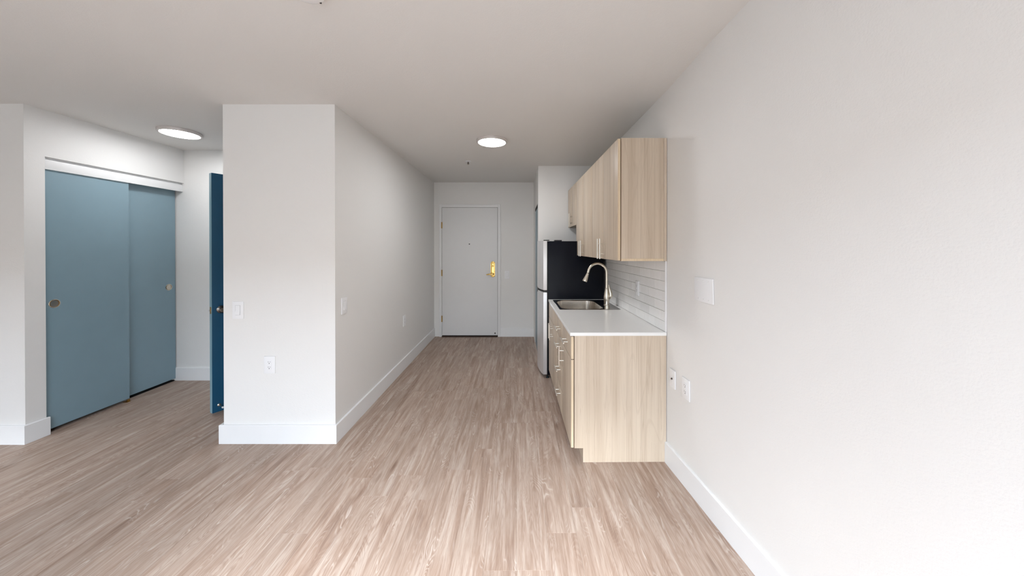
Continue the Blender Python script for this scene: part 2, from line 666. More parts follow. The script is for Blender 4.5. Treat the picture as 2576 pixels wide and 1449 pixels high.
# walls of the room behind the camera
struct('wall_left', B(LX - 0.1, LX, REAR, PY, 0, H + 0.02), 'wall', 'far side wall of the room', 'wall', smooth=None)
bm = new_bm()
xs = [LX - 0.1, W1[0], W1[1], W2[0], W2[1], RX + 0.4]
for k in (0, 2, 4):
    box(bm, xs[k], xs[k + 1], REAR - 0.15, REAR, 0, H + 0.02)
for w in (W1, W2):
    box(bm, w[0], w[1], REAR - 0.15, REAR, 0, w[2])
    box(bm, w[0], w[1], REAR - 0.15, REAR, w[3], H + 0.02)
struct('wall_rear', bm, 'wall', 'window wall behind the viewer', 'wall', smooth=None)
for k, w in enumerate((W1, W2)):
    win = thing('window_%d' % (k + 1), ('white framed window beside the glazed door behind the viewer', 'tall white framed glazed door behind the viewer')[k],
                'window', ((w[0] + w[1]) / 2, REAR, w[2]), kind='structure')
    hw, hh = (w[1] - w[0]) / 2, w[3] - w[2]
    for (a0, a1, b0, b1) in ((-hw, -hw + .05, 0, hh), (hw - .05, hw, 0, hh), (-hw, hw, 0, .05), (-hw, hw, hh - .05, hh), (-.03, .03, 0, hh)):
        add('window_frame', B(a0, a1, -0.11, -0.05, b0, b1), 'window_frame', win, smooth=None)
    for s in (-1, 1):
        add('pane', B(min(s * .03, s * (hw - .05)), max(s * .03, s * (hw - .05)), -0.085, -0.081, .05, hh - .05), 'pane_glass', win, smooth=None)

gr = add('ground', B(-40, 40, REAR - 60, REAR - 0.4, -3.1, -3.0), 'deck_gray', smooth=None, kind='structure')
gr['label'] = 'pale paved ground outside the windows, storeys below'
gr['category'] = 'ground'
nb = add('sky_blocker', B(-30, 30, REAR - 19, REAR - 15, -3.0, 5.2), 'blocker_gray', smooth=None, kind='structure')  # unseen box added to hold back light from the low sky
nb['label'] = 'plain box added outside the windows to block low sky'
nb['category'] = 'light blocker'

# wall that closes the kitchen run, and the closet wall beyond it on the right of the hall
struct('wall_kitchen_end', B(HRX, RX + 0.1, FRY, FRY + 0.10, 0, H + 0.02), 'wall', 'white wall above and behind the fridge', 'wall', smooth=None)
HO0, HO1, HOH = FRY + 0.10, 4.93, 1.995
bm = new_bm()
box(bm, HRX, HRX + 0.10, HO1, BACK, 0, H + 0.02)
box(bm, HRX, HRX + 0.10, HO0, HO1, HOH, H + 0.02)
struct('wall_hall_right', bm, 'wall', 'short hall wall with a closet opening beyond the fridge', 'wall', smooth=None)
hd = thing('door_5', 'grey-blue closet door glimpsed beyond the fridge', 'door', (HRX + 0.024, (HO0 + HO1) / 2, 0), kind='structure')
add('door_panel', B(-0.018, 0.018, HO0 - (HO0 + HO1) / 2, HO1 - (HO0 + HO1) / 2, 0.012, HOH - 0.045, bevel=0.001), 'blue_paint_sheen', hd)
add('track', B(-0.020, 0.03, HO0 - (HO0 + HO1) / 2, HO1 - (HO0 + HO1) / 2, HOH - 0.04, HOH - 0.001), 'dark_void', hd)

# baseboards
struct('baseboard_center', bb_poly([(PX1, BACK), (PX1, PY), (PX0 - 0.012, PY), (PX0 - 0.012, DW0)]), 'trim_white',
       'white baseboard wrapping the partition and hall wall', 'baseboard')
struct('baseboard_nook', bb_poly([(PX0, ALC), (CLX - 0.10, ALC)]), 'trim_white', 'white baseboard on the narrow wall behind the blue door', 'baseboard')
struct('baseboard_left', bb_poly([(CLX, CJ + 0.012), (CLX, STY), (LX, STY)]), 'trim_white', 'white baseboard around the short wall by the closet', 'baseboard')

# ------------------------------------------------------------------ entry door
DX0, DX1, DTOP = -1.186, -0.305, 2.052
FX0, FX1, FTOP = -1.232, -0.260, 2.102
bm = new_bm()
struct('baseboard_back', bb_poly([(HRX, BACK), (FX1, BACK)]), 'trim_white', 'white baseboard under the switch beside the entry door', 'baseboard')
ed = thing('door_1', 'white entry door with brass lock at the end of the hall', 'door', ((DX0 + DX1) / 2, BACK, 0), kind='structure')
cx = (DX0 + DX1) / 2
bm = new_bm()
box(bm, FX0 - cx, DX0 - cx - 0.004, -0.020, 0.0, 0, FTOP, bevel=0.002)
box(bm, DX1 - cx + 0.004, FX1 - cx, -0.020, 0.0, 0, FTOP, bevel=0.002)
box(bm, DX0 - cx - 0.004, DX1 - cx + 0.004, -0.020, 0.0, DTOP + 0.004, FTOP, bevel=0.002)
add('door_frame', bm, 'trim_white', ed)
add('door_gap_shade', B(DX0 - cx - 0.0038, DX1 - cx + 0.0038, -0.003, -0.0005, 0.001, DTOP + 0.0038), 'dark_void', ed, smooth=None)  # dark sheet painting the shade in the gap around the leaf
add('door_leaf', B(DX0 - cx, DX1 - cx, -0.017, -0.0035, 0.024, DTOP, bevel=0.0012), 'door_white', ed)
add('threshold', B(DX0 - cx - 0.003, DX1 - cx + 0.003, -0.045, -0.0032, 0.0006, 0.012, bevel=0.003), 'threshold', ed, label='dark threshold strip')
for hz in (1.772, 1.016, 0.288):
    hg = new_bm()
    cyl(hg, (DX0 - cx - 0.003, -0.024, hz - 0.05), (DX0 - cx - 0.003, -0.024, hz + 0.05), 0.007, 12, 0.001)
    box(hg, DX0 - cx - 0.010, DX0 - cx + 0.006, -0.0225, -0.0172, hz - 0.048, hz + 0.048)
    add('hinge', hg, 'old_brass', ed, label='brass hinge')
# lock plate with lever
lx = -0.3795 - cx
pl = new_bm()
prof = []
for k in range(13):
    a = PI * k / 12
    prof.append((lx + 0.0335 * math.cos(a), 1.200 - 0.028 + 0.028 * math.sin(a)))
for k in range(13):
    a = PI + PI * k / 12
    prof.append((lx + 0.0335 * math.cos(a), 0.948 + 0.028 + 0.028 * math.sin(a)))
prism(pl, prof, 'y', -0.027, -0.0172)
es = [e for e in pl.edges if all(abs(v.co.y + 0.027) < 1e-5 for v in e.verts)]
bmesh.ops.bevel(pl, geom=es, offset=0.006, segments=3, affect='EDGES', profile=0.5)
esc = add('lock_plate', pl, 'brass', ed, label='tall polished brass lock plate')
bm = new_bm()
lathe(bm, (lx + 0.004, -0.0265, 0.998), (0, -1, 0), [(0.019, 0), (0.018, 0.008), (0.012, 0.014), (0.010, 0.040), (0.011, 0.046), (0.004, 0.050)], 20)
tube(bm, [(lx + 0.008, -0.066, 0.998), (lx - 0.02, -0.068, 0.999), (lx - 0.055, -0.068, 0.997), (lx - 0.085, -0.066, 0.992), (lx - 0.100, -0.062, 0.990)],
     [(0.008, 0.011), (0.008, 0.012), (0.006, 0.011), (0.005, 0.009), (0.003, 0.006)], 12)
add('lever', bm, 'brass', esc)
bm = new_bm()
box(bm, lx - 0.007, lx + 0.007, -0.040, -0.0265, 1.118, 1.134, bevel=0.003)
lathe(bm, (lx, -0.0265, 1.126), (0, -1, 0), [(0.016, 0), (0.015, 0.004), (0.006, 0.006)], 18)
add('thumb_turn', bm, 'brass', esc)
for zz in (1.172, 0.966):
    add('screw', lathe(new_bm(), (lx, -0.0268, zz), (0, -1, 0), [(0.005, 0), (0.005, 0.001), (0.003, 0.0022)], 12), 'old_brass', esc)
add('peephole', lathe(new_bm(), (-0.752 - cx, -0.0172, 1.4735), (0, -1, 0), [(0.0095, 0), (0.009, 0.003), (0.004, 0.0035)], 14), 'slot_dark', ed)
add('door_bumper', lathe(new_bm(), (-0.345 - cx, -0.0172, 0.058), (0, -1, 0), [(0.012, 0), (0.011, 0.006), (0.006, 0.012)], 14), 'knob_metal', ed)

# ------------------------------------------------------------------ sliding closet doors
DC1 = CLX - 0.028       # face of the near door
DC2 = CLX - 0.086       # face of the far door


def pull(parent, x, y, z, mat_cup):
    ri = add('pull_rim', lathe(new_bm(), (x - 0.001, y, z), (1, 0, 0),
             [(0.0335, 0), (0.0335, 0.002), (0.030, 0.0035), (0.027, 0.0025), (0.026, 0.001)], 32), 'nickel', parent, label='round nickel finger pull')
    bm = new_bm()
    d = 0.0015
    rings = []
    for r, h in ((0.0262, 0.0022), (0.0255, -0.004), (0.022, -0.0085), (0.001, -0.0095)):
        rings.append([Vector((x + d + h, y + r * math.cos(2 * PI * k / 28), z + r * math.sin(2 * PI * k / 28))) for k in range(28)])
    ring_strip(bm, rings, cap0=False)
    add('pull_cup', bm, mat_cup, ri)


def slab_with_hole(x0, x1, y0, y1, z0, z1, hy, hz, hr):
    """door slab whose face (x1) has a round hole for the pull"""
    bm = new_bm()
    n = 28
    circ = [(hy + hr * math.cos(2 * PI * k / n + PI / n), hz + hr * math.sin(2 * PI * k / n + PI / n)) for k in range(n)]
    rect = []
    for k in range(n):
        a = 2 * PI * k / n + PI / n
        c, s = math.cos(a), math.sin(a)
        ty = ((y1 if c > 0 else y0) - hy) / c if abs(c) > 1e-6 else 1e9
        tz = ((z1 if s > 0 else z0) - hz) / s if abs(s) > 1e-6 else 1e9
        q = min(ty, tz)
        rect.append([hy + c * q, hz + s * q])
    for (cy, cz) in ((y0, z0), (y0, z1), (y1, z0), (y1, z1)):
        i = min(range(n), key=lambda k: abs(math.atan2(rect[k][1] - hz, rect[k][0] - hy) - math.atan2(cz - hz, cy - hy)))
        rect[i] = [cy, cz]
    f = [[bm.verts.new((x1, p[0], p[1])) for p in circ], [bm.verts.new((x1, p[0], p[1])) for p in rect]]
    ins = [bm.verts.new((x1 - 0.012, p[0], p[1])) for p in circ]
    bk = [bm.verts.new((x0, p[0], p[1])) for p in rect]
    for k in range(n):
        j = (k + 1) % n
        bm.faces.new((f[0][k], f[0][j], f[1][j], f[1][k]))
        bm.faces.new((f[0][k], f[0][j], ins[j], ins[k]))
        bm.faces.new((f[1][k], f[1][j], bk[j], bk[k]))
    bm.faces.new(bk)
    bm.faces.new(ins)
    return bm


d3 = thing('door_3', 'blue sliding closet door nearer the viewer, overlapping the other', 'door', (DC1 - 0.017, 2.76, 0), kind='structure')
d3o = Vector(d3.location)
add('door_panel', slab_with_hole(-0.017, 0.017, 2.472 - 2.76, 3.046 - 2.76, 0.026, 2.045, 2.554 - 2.76, 0.986, 0.0265), 'blue_paint_sheen', d3, smooth=20)
pull(d3, 0.017, 2.554 - 2.76, 0.986, 'cup_bronze')
d4 = thing('door_4', 'blue sliding closet door farther back, set behind the other', 'door', (DC2 - 0.017, 3.26, 0), kind='structure')
add('door_panel', slab_with_hole(-0.017, 0.017, 2.945 - 3.26, ALC - 0.012 - 3.26, 0.026, 2.030, 3.449 - 3.26, 1.004, 0.0265), 'blue_paint_sheen', d4, smooth=20)
pull(d4, 0.017, 3.449 - 3.26, 1.004, 'nickel')
tk = thing('trim_1', 'white track fascia above the sliding closet doors', 'trim', (CLX - 0.02, 3.0, 2.02), kind='structure')
add('fascia', B(-0.008, 0.004, CJ - 3.0, ALC - 3.0 - 0.001, 0.002, 0.068, bevel=0.0015), 'trim_white', tk)
add('track', B(-0.105, -0.009, CJ - 3.0, ALC - 3.0 - 0.001, 0.060, 0.0845), 'trim_white', tk, smooth=None)
add('lip', B(-0.010, 0.008, CJ - 3.0, ALC - 3.0 - 0.001, -0.006, 0.001, bevel=0.001), 'trim_white', tk)
gd = thing('floor_guide', 'small brass guide on the floor under the sliding closet doors', 'door guide', (DC1 + 0.004, 3.028, 0))
add('base_plate', B(-0.030, 0.012, -0.014, 0.014, 0.0002, 0.004, bevel=0.001), 'old_brass', gd)
add('upright', B(0.003, 0.009, -0.011, 0.011, 0.0042, 0.024, bevel=0.001), 'old_brass', gd)
struct('closet_gap_shade', B(CLX - 0.16, CLX - 0.090, CJ, ALC, 0.0003, 0.0030), 'dark_void', 'painted shade strip under the sliding closet doors', 'trim', smooth=None)  # dark strip painted in for the shade under the doors

# ------------------------------------------------------------------ open blue bathroom door
FREE = Vector((-2.574, 2.782))
HING = Vector((-2.165, 3.478))
ang = math.atan2(HING.y - FREE.y, HING.x - FREE.x)
LEN = (HING - FREE).length
bd = thing('door_2', 'dark blue bathroom door standing ajar behind the white partition', 'door', (FREE.x, FREE.y, 0), ang, kind='structure')
TH = 0.045
add('door_leaf', B(0.0015, LEN, 0, TH, 0.015, 2.050, bevel=0.001), 'teal_paint', bd)
add('door_edge', B(-0.0005, 0.0013, 0.001, TH - 0.001, 0.016, 2.049), 'blue_edge_lit', bd, smooth=None, label='door edge painted lighter as if lit')
lp = add('latch_plate', B(-0.0022, -0.0007, 0.010, TH - 0.010, 0.858, 0.916, bevel=0.0005), 'old_brass', bd, label='brass latch plate')
add('latch', B(-0.009, -0.0023, 0.017, TH - 0.017, 0.880, 0.894, bevel=0.002), 'nickel', lp)
for s, y0 in ((-1, 0.0), (1, TH)):
    kb = add('knob', lathe(new_bm(), (0.062, y0, 0.888), (0, s, 0),
             [(0.032, 0), (0.032, 0.004), (0.026, 0.008), (0.013, 0.012), (0.012, 0.024), (0.020, 0.030), (0.0275, 0.042), (0.0275, 0.050), (0.021, 0.060), (0.008, 0.064)], 26),
             'knob_metal', bd, label='round dark nickel knob')
bm = new_bm()
lathe(bm, (0.045, -0.0002, 0.072), (0, -1, 0), [(0.013, 0), (0.012, 0.004), (0.006, 0.007), (0.005, 0.012)], 16)
cyl(bm, (0.045, -0.010, 0.072), (0.045, -0.075, 0.070), 0.0045, 12)
st = add('door_stop', bm, 'nickel', bd, label='thin nickel door stop rod')
add('rubber_tip', cyl(new_bm(), (0.045, -0.0752, 0.070), (0.045, -0.086, 0.0697), 0.007, 12, 0.001), 'plate_white', st)
for hz in (0.25, 1.05, 1.82):
    add('hinge', cyl(new_bm(), (LEN + 0.006, -0.004, hz - 0.045), (LEN + 0.006, -0.004, hz + 0.045), 0.006, 10), 'nickel', bd)

# ------------------------------------------------------------------ ceiling fittings
def ceiling_light(x, y, label, glow):
    t = thing('ceiling_light', label, 'ceiling light', (x, y, H), group='round flush ceiling lights')
    bm = new_bm()
    n = 48
    prof = [(0.149, -0.0005), (0.149, -0.018), (0.146, -0.024), (0.133, -0.026), (0.131, -0.0235)]
    ring_strip(bm, [[Vector((r * math.cos(2 * PI * k / n), r * math.sin(2 * PI * k / n), h)) for k in range(n)] for r, h in prof], cap1=False)
    add('rim', bm, 'light_rim', t, label='satin metal rim')
    bm = new_bm()
    prof = [(0.1308, -0.020), (0.1308, -0.0245), (0.10, -0.0258), (0.02, -0.0262)]
    ring_strip(bm, [[Vector((r * math.cos(2 * PI * k / n), r * math.sin(2 * PI * k / n), h)) for k in range(n)] for r, h in prof])
    add('diffuser', bm, glow, t, label='glowing white diffuser')


ceiling_light(-0.240, 3.190, 'round glowing ceiling light in the hall by the sprinkler', 'lamp_glow')
ceiling_light(-3.010, 2.955, 'round glowing ceiling light above the closet nook', 'lamp_glow_soft')
sp = thing('sprinkler', 'small white fire sprinkler head on the hall ceiling', 'sprinkler', (-0.583, 3.965, H))
add('escutcheon', lathe(new_bm(), (0, 0, 0), (0, 0, -1), [(0.037, 0.0003), (0.037, 0.003), (0.030, 0.007), (0.012, 0.009)], 28), 'sprinkler_white', sp)
bm = new_bm()
cyl(bm, (0, 0, -0.0092), (0, 0, -0.034), 0.006, 12)
for s in (-1, 1):
    tube(bm, [(s * 0.004, 0, -0.014), (s * 0.011, 0, -0.022), (s * 0.009, 0, -0.034), (s * 0.002, 0, -0.040)], 0.002, 8)
add('nozzle', bm, 'knob_metal', sp)
add('deflector', lathe(new_bm(), (0, 0, -0.041), (0, 0, -1), [(0.004, -0.001), (0.013, 0), (0.013, 0.0012), (0.003, 0.002)], 20), 'nickel', sp)
sd = thing('smoke_detector', 'round white smoke detector at the ceiling edge of view', 'smoke detector', (-0.836, 1.308, H))
add('housing', lathe(new_bm(), (0, 0, 0), (0, 0, -1), [(0.070, 0.0003), (0.070, 0.014), (0.066, 0.026), (0.050, 0.036), (0.020, 0.038)], 40), 'plate_white', sd)
add('grille', lathe(new_bm(), (0, 0, -0.0383), (0, 0, -1), [(0.018, -0.0002), (0.017, 0.002), (0.010, 0.003)], 24), 'sprinkler_white', sd)
add('indicator', lathe(new_bm(), (0.030, 0.052, -0.0292), (0, 0, -1), [(0.004, -0.003), (0.004, 0.003), (0.002, 0.004)], 12), 'slot_dark', sd)


# ------------------------------------------------------------------ switches and outlets. local: plate lies in xz, faces -y
def plate(name, label, cat, loc, rotz, w=0.080, h=0.125, kind='switch', tilt=0.0, group=None):
    t = thing(name, label, cat, loc, rotz, group=group)
    if tilt:
        t.rotation_euler = (tilt, 0, rotz)
    bm = new_bm()
    box(bm, -w / 2, w / 2, -0.0065, -0.0004, -h / 2, h / 2, bevel=0.0022)
    p = add('cover_plate', bm, 'plate_white', t)
    if kind == 'switch':
        bm = new_bm()
        prism(bm, [(-0.0067, -0.033), (-0.0067, 0.033), (-0.0080, 0.033), (-0.0078, 0.0), (-0.0125, -0.031), (-0.0120, -0.033)], 'x', -0.0160, 0.0160)
        add('rocker', bm, 'plate_white', t)
        fr = new_bm()
        for a0, a1, b0, b1 in ((-0.0185, -0.0165, -0.0355, 0.0355), (0.0165, 0.0185, -0.0355, 0.0355), (-0.0165, 0.0165, 0.0335, 0.0355), (-0.0165, 0.0165, -0.0355, -0.0335)):
            box(fr, a0, a1, -0.0073, -0.0066, b0, b1)
        add('rocker_frame', fr, 'switch_gap', t, smooth=None)
    elif kind == 'outlet':
        add('receptacle', B(-0.0165, 0.0165, -0.0085, -0.0066, -0.0335, 0.0335, bevel=0.0012), 'plate_white', t)
        for s in (-1, 1):
            bm = new_bm()
            zc = s * 0.0185
            box(bm, -0.0075, -0.0055, -0.0089, -0.0084, zc - 0.001, zc + 0.008)
            box(bm, 0.0055, 0.0075, -0.0089, -0.0084, zc, zc + 0.007)
            lathe(bm, (0, -0.0084, zc - 0.0075), (0, -1, 0), [(0.003, 0), (0.003, 0.0005)], 10)
            add('socket_slots', bm, 'slot_dark', t, smooth=None)
    elif kind == 'coax':
        add('jack', lathe(new_bm(), (0, -0.0066, 0), (0, -1, 0), [(0.006, 0), (0.006, 0.002), (0.0045, 0.0022), (0.0045, 0.007), (0.002, 0.0072)], 14), 'knob_metal', t)
        for s in (-1, 1):
            add('screw', lathe(new_bm(), (0, -0.0066, s * 0.042), (0, -1, 0), [(0.0035, 0), (0.003, 0.001)], 10), 'trim_white', t)
    elif kind == 'blank':
        for sx in (-0.046, 0.0, 0.046):
            for s in (-1, 1):
                add('screw', lathe(new_bm(), (sx, -0.0066, s * 0.049), (0, -1, 0), [(0.0038, 0), (0.003, 0.0012)], 10), 'trim_white', t)
    return t


plate('light_switch', 'white rocker switch on the face of the partition above the outlet', 'light switch', (-2.017, PY, 0.966), 0)
plate('power_outlet', 'white duplex outlet low on the face of the partition', 'outlet', (-1.790, PY, 0.570), 0, kind='outlet')
plate('light_switch', 'white rocker switch on the hall wall near its corner', 'light switch', (PX1, 2.508, 0.978), PI / 2)
plate('power_outlet', 'white outlet low on the hall wall toward the entry door', 'outlet', (PX1, 3.850, 0.565), PI / 2, kind='outlet')
plate('light_switch', 'white rocker switch on the wall beside the entry door', 'light switch', (-0.155, BACK, 0.985), 0, w=0.074)


def on_right(y, z):
    dx = (wall_x(y + 0.05, z) - wall_x(y - 0.05, z)) / 0.1
    dz = (wall_x(y, z + 0.05) - wall_x(y, z - 0.05)) / 0.1
    return (wall_x(y, z) - 0.0002, y, z), -PI / 2 - math.atan(dx), math.atan(dz)


l_, r_, t_ = on_right(1.757, 1.193)
plate('blank_plate', 'wide blank white cover plate on the long bare wall', 'wall plate', l_, r_, w=0.165, h=0.130, kind='blank', tilt=-t_)
l_, r_, t_ = on_right(2.098, 0.585)
plate('cable_plate', 'white cable jack plate low on the wall next to the cabinet', 'wall plate', l_, r_, kind='coax', w=0.070, h=0.115, tilt=-t_)
l_, r_, t_ = on_right(1.945, 0.585)
plate('power_outlet', 'white outlet low on the long bare wall beside the cable plate', 'outlet', l_, r_, kind='outlet', h=0.122, tilt=-t_)

# ------------------------------------------------------------------ kitchen run. local frame: x = -(distance from wall), y = along the run, z up
KROT = math.radians(0.483)
KLOC = (RX, KY, 0)


def kthing(name, label, cat, group=None):
    return thing(name, label, cat, KLOC, KROT, group=group)


def bar_pull(parent, b, a, z, axis, L=0.150, gap=0.076, r=0.0052):
    """bar pull on a face at distance b from the wall"""
    x = -(b + 0.034)
    bm = new_bm()
    if axis == 'z':
        cyl(bm, (x, a, z - L / 2), (x, a, z + L / 2), r, 12, 0.001)
        for s in (-1, 1):
            cyl(bm, (-b, a, z + s * gap / 2), (x, a, z + s * gap / 2), 0.0038, 10)
    else:
        cyl(bm, (x, a - L / 2, z), (x, a + L / 2, z), r, 12, 0.001)
        for s in (-1, 1):
            cyl(bm, (-b, a + s * gap / 2, z), (x, a + s * gap / 2, z), 0.0038, 10)
    return add('bar_pull', bm, 'pull_steel', parent, label='slim brushed steel bar pull')


def front(parent, name, b, a0, a1, z0, z1, th=0.0190):
    g = 0.0038 if b < 0.5 else 0.0026
    o = add(name, B(-(b + th), -b - 0.0015, a0 + g, a1 - g, z0 + g, z1 - g, bevel=0.0008), 'cabinet_wood', parent)
    # pale edge band on the vertical edge that faces the viewer
    add('edge_band', B(-(b + th) + 0.0006, -b - 0.002, a0 + g - 0.0005, a0 + g + 0.0006, z0 + g + 0.0006, z1 - g - 0.0006), 'edge_band', o, smooth=None)
    return o


BZ0, BZ1 = 0.094, 0.836
BD = 0.611            # carcass depth
TK = 0.552            # toe kick setback from wall
CT = 0.859


def carcass(parent, a0, a1, first=False):
    bm = new_bm()
    side = [(-BD, BZ0), (-BD, BZ1), (-0.016, BZ1), (-0.016, 0.0008), (-TK, 0.0008), (-TK, BZ0)]
    for s0, s1 in ((a0 + (0.0165 if first else 0.0004), a0 + 0.018 + (0.010 if first else 0)), (a1 - 0.018, a1 - 0.0004)):
        prism(bm, side, 'y', s0, s1)
    box(bm, -BD, -0.018, a0 + 0.018, a1 - 0.018, BZ0, BZ0 + 0.016)
    box(bm, -0.034, -0.018, a0 + 0.018, a1 - 0.018, BZ0, BZ1)
    box(bm, -BD, -BD + 0.018, a0 + 0.018, a1 - 0.018, BZ1 - 0.03, BZ1)
    add('body', bm, 'cabinet_wood', parent, smooth=None)
    add('toe_kick', B(-TK - 0.002, -TK + 0.012, a0 + 0.0005, a1 - 0.0005, 0.001, BZ0 - 0.001), 'cabinet_wood', parent, smooth=None)
    if not first:
        add('front_gap_shade', B(-BD - 0.001, -BD + 0.001, a0 + 0.001, a1 - 0.001, BZ0 + 0.002, BZ1 - 0.001), 'cabinet_gap', parent, smooth=None)  # darker board behind the fronts, painting shade into their gaps


ZD = 0.680            # line under the top drawers
G_B = 'wooden base cabinets under the counter'
A1, A2, A3 = 0.400, 0.715, 1.385
c1 = kthing('base_cabinet', 'pale wood base cabinet at the near end with drawer over door', 'cabinet', G_B)
carcass(c1, 0.0, A1, True)
bm = new_bm()
prism(bm, [(-BD, BZ0), (-BD, BZ1), (-0.003, BZ1), (-0.003, 0.0008), (-TK, 0.0008), (-TK, BZ0)], 'y', 0.0, 0.016)
add('end_panel', bm, 'cabinet_wood', c1, smooth=None)
add('front_gap_shade', B(-BD - 0.001, -BD + 0.001, 0.002, A1 - 0.001, BZ0 + 0.002, BZ1 - 0.001), 'cabinet_gap', c1, smooth=None)
dr = front(c1, 'drawer_front', BD + 0.0035, 0.0, A1, ZD, BZ1 - 0.002)
bar_pull(dr, BD + 0.0225, 0.180, 0.757, 'y')
do = front(c1, 'cabinet_door', BD + 0.0035, 0.0, A1, BZ0, ZD)
bar_pull(do, BD + 0.0225, 0.335, 0.597, 'z')
c2 = kthing('base_cabinet', 'narrow pale wood cabinet with a stack of four drawers', 'cabinet', G_B)
carcass(c2, A1, A2)
zz = [BZ1 - 0.002, ZD, 0.484, 0.288, BZ0]
for i in range(4):
    dr = front(c2, 'drawer_front', BD + 0.0035, A1, A2, zz[i + 1], zz[i])
    bar_pull(dr, BD + 0.0225, (A1 + A2) / 2 - 0.01, (0.757, 0.615, 0.425, 0.232)[i], 'y')
c3 = kthing('base_cabinet', 'wide pale wood sink cabinet next to the fridge', 'cabinet', G_B)
carcass(c3, A2, A3)
front(c3, 'false_front', BD + 0.0035, A2, A3, ZD, BZ1 - 0.002)
am = (A2 + A3) / 2
do = front(c3, 'cabinet_door', BD + 0.0035, A2, am, BZ0, ZD)
bar_pull(do, BD + 0.0225, am - 0.036, 0.597, 'z')
do = front(c3, 'cabinet_door', BD + 0.0035, am, A3, BZ0, ZD)
bar_pull(do, BD + 0.0225, am + 0.036, 0.597, 'z')

# wall cabinets
UZ0, UZ1, UD = 1.330, 2.141, 0.303
G_U = 'wooden wall cabinets over the counter'


def upper(label, a0, a1, z0, first=False):
    c = kthing('wall_cabinet', label, 'cabinet', G_U)
    y0 = a0 + (0.0165 if first else 0.0004)
    add('body', B(-UD, -0.0175, y0, a1 - 0.0004, z0, UZ1), 'cabinet_wood', c, smooth=None)
    add('front_gap_shade', B(-UD - 0.0022, -UD - 0.0002, a0 + 0.002, a1 - 0.002, z0 + 0.002, UZ1 - 0.002), 'cabinet_gap', c, smooth=None)  # board that paints the door gaps dark
    if first:
        add('end_panel', B(-UD, -0.0215, 0.0, 0.0160, z0 + 0.0165, UZ1), 'cabinet_wood', c, smooth=None)
        add('bottom_rail', B(-UD, -0.0215, -0.0006, 0.0160, z0, z0 + 0.016), 'edge_band', c, smooth=None)
        add('scribe_strip', B(-0.0205, -0.003, -0.0010, 0.0160, z0, UZ1), 'cabinet_wood', c, smooth=None)
    else:
        add('scribe_strip', B(-0.0170, -0.003, a0 + 0.0004, a1 - 0.0004, z0, UZ1), 'cabinet_wood', c, smooth=None)
    m = (a0 + a1) / 2
    zb = z0 + 0.080
    d = front(c, 'cabinet_door', UD + 0.0035, a0, m, z0, UZ1)
    bar_pull(d, UD + 0.0225, m - 0.035, zb, 'z', L=0.156)
    d = front(c, 'cabinet_door', UD + 0.0035, m, a1, z0, UZ1)
    bar_pull(d, UD + 0.0225, m + 0.035, zb, 'z', L=0.156)
    return c


U1, U2, U3 = 0.728, 1.458, 2.000
upper('pale wood wall cabinet at the near end with full exposed side', 0.0, U1, UZ0, True)
upper('pale wood wall cabinet above the sink, middle of the three', U1, U2, UZ0)
upper('short pale wood wall cabinet above the fridge', U2, U3, 1.665)

# backsplash tiles
bs = kthing('tile_backsplash', 'pale stone subway tile backsplash behind the sink and counter', 'backsplash')
TZ0, TZ1, TA0, TA1 = CT + 0.0012, UZ0 - 0.001, 0.0125, 1.388
add('grout', B(-0.0058, -0.0012, TA0, TA1, TZ0, TZ1), 'tile_grout', bs, smooth=None)
add('edge_trim', B(-0.0105, -0.0012, 0.0004, TA0 - 0.0006, TZ0, TZ1, bevel=0.0012), 'trim_white', bs, label='white edge strip')
rows = 7
rh = (TZ1 - TZ0) / rows
TM = {}
OUT_A, OUT_Z = 0.492, 1.091
for r in range(rows):
    z0 = TZ1 - (r + 1) * rh
    first_j = 0.170 if r % 2 == 0 else 0.081
    js = [TA0]
    j = first_j
    while j < TA1 - 0.01:
        js.append(j)
        j += 0.179
    js.append(TA1)
    for k in range(len(js) - 1):
        key = round(js[k + 1] - js[k], 3)
        if key not in TM:
            w = js[k + 1] - js[k]
            TM[key] = mesh_of('tile', B(-0.0092, -0.0035, 0.0005, w - 0.0005, 0.0009, rh - 0.0009, bevel=0.0007, seg=1), 'tile_marble', None)
        add('tile', TM[key], None, bs, loc=(0, js[k], z0))
wm = Matrix.Translation(KLOC) @ Matrix.Rotation(KROT, 4, 'Z')
pt = wm @ Vector((-0.0094, OUT_A, OUT_Z))
plate('power_outlet', 'white outlet set in the tile backsplash above the counter', 'outlet', tuple(pt), KROT - PI / 2, kind='outlet', w=0.072, h=0.116)

# countertop with sink cutout
CF = 0.640
SK_A0, SK_A1, SK_B0, SK_B1 = 0.790, 1.335, 0.045, 0.600    # sink rim
ct = kthing('countertop', 'white quartz countertop over the base cabinets', 'countertop')
bm = new_bm()
x0, x1, y0, y1 = -CF, -0.0030, -0.004, A3 + 0.004
hx0, hx1, hy0, hy1 = -SK_B1 + 0.012, -SK_B0 - 0.012, SK_A0 + 0.012, SK_A1 - 0.012
lo, hi = CT - 0.0215, CT
rings = [rrect(hx0, hx1, hy0, hy1, 0.02, lo), rrect(x0, x1, y0, y1, 0.001, lo), rrect(x0, x1, y0, y1, 0.001, hi - 0.0015),
         rrect(x0 + 0.0015, x1 - 0.0015, y0 + 0.0015, y1 - 0.0015, 0.001, hi), rrect(hx0, hx1, hy0, hy1, 0.02, hi), rrect(hx0, hx1, hy0, hy1, 0.02, lo)]
ring_strip(bm, rings, False, False)
bmesh.ops.remove_doubles(bm, verts=bm.verts, dist=1e-5)
add('slab', bm, 'quartz', ct, smooth=25)

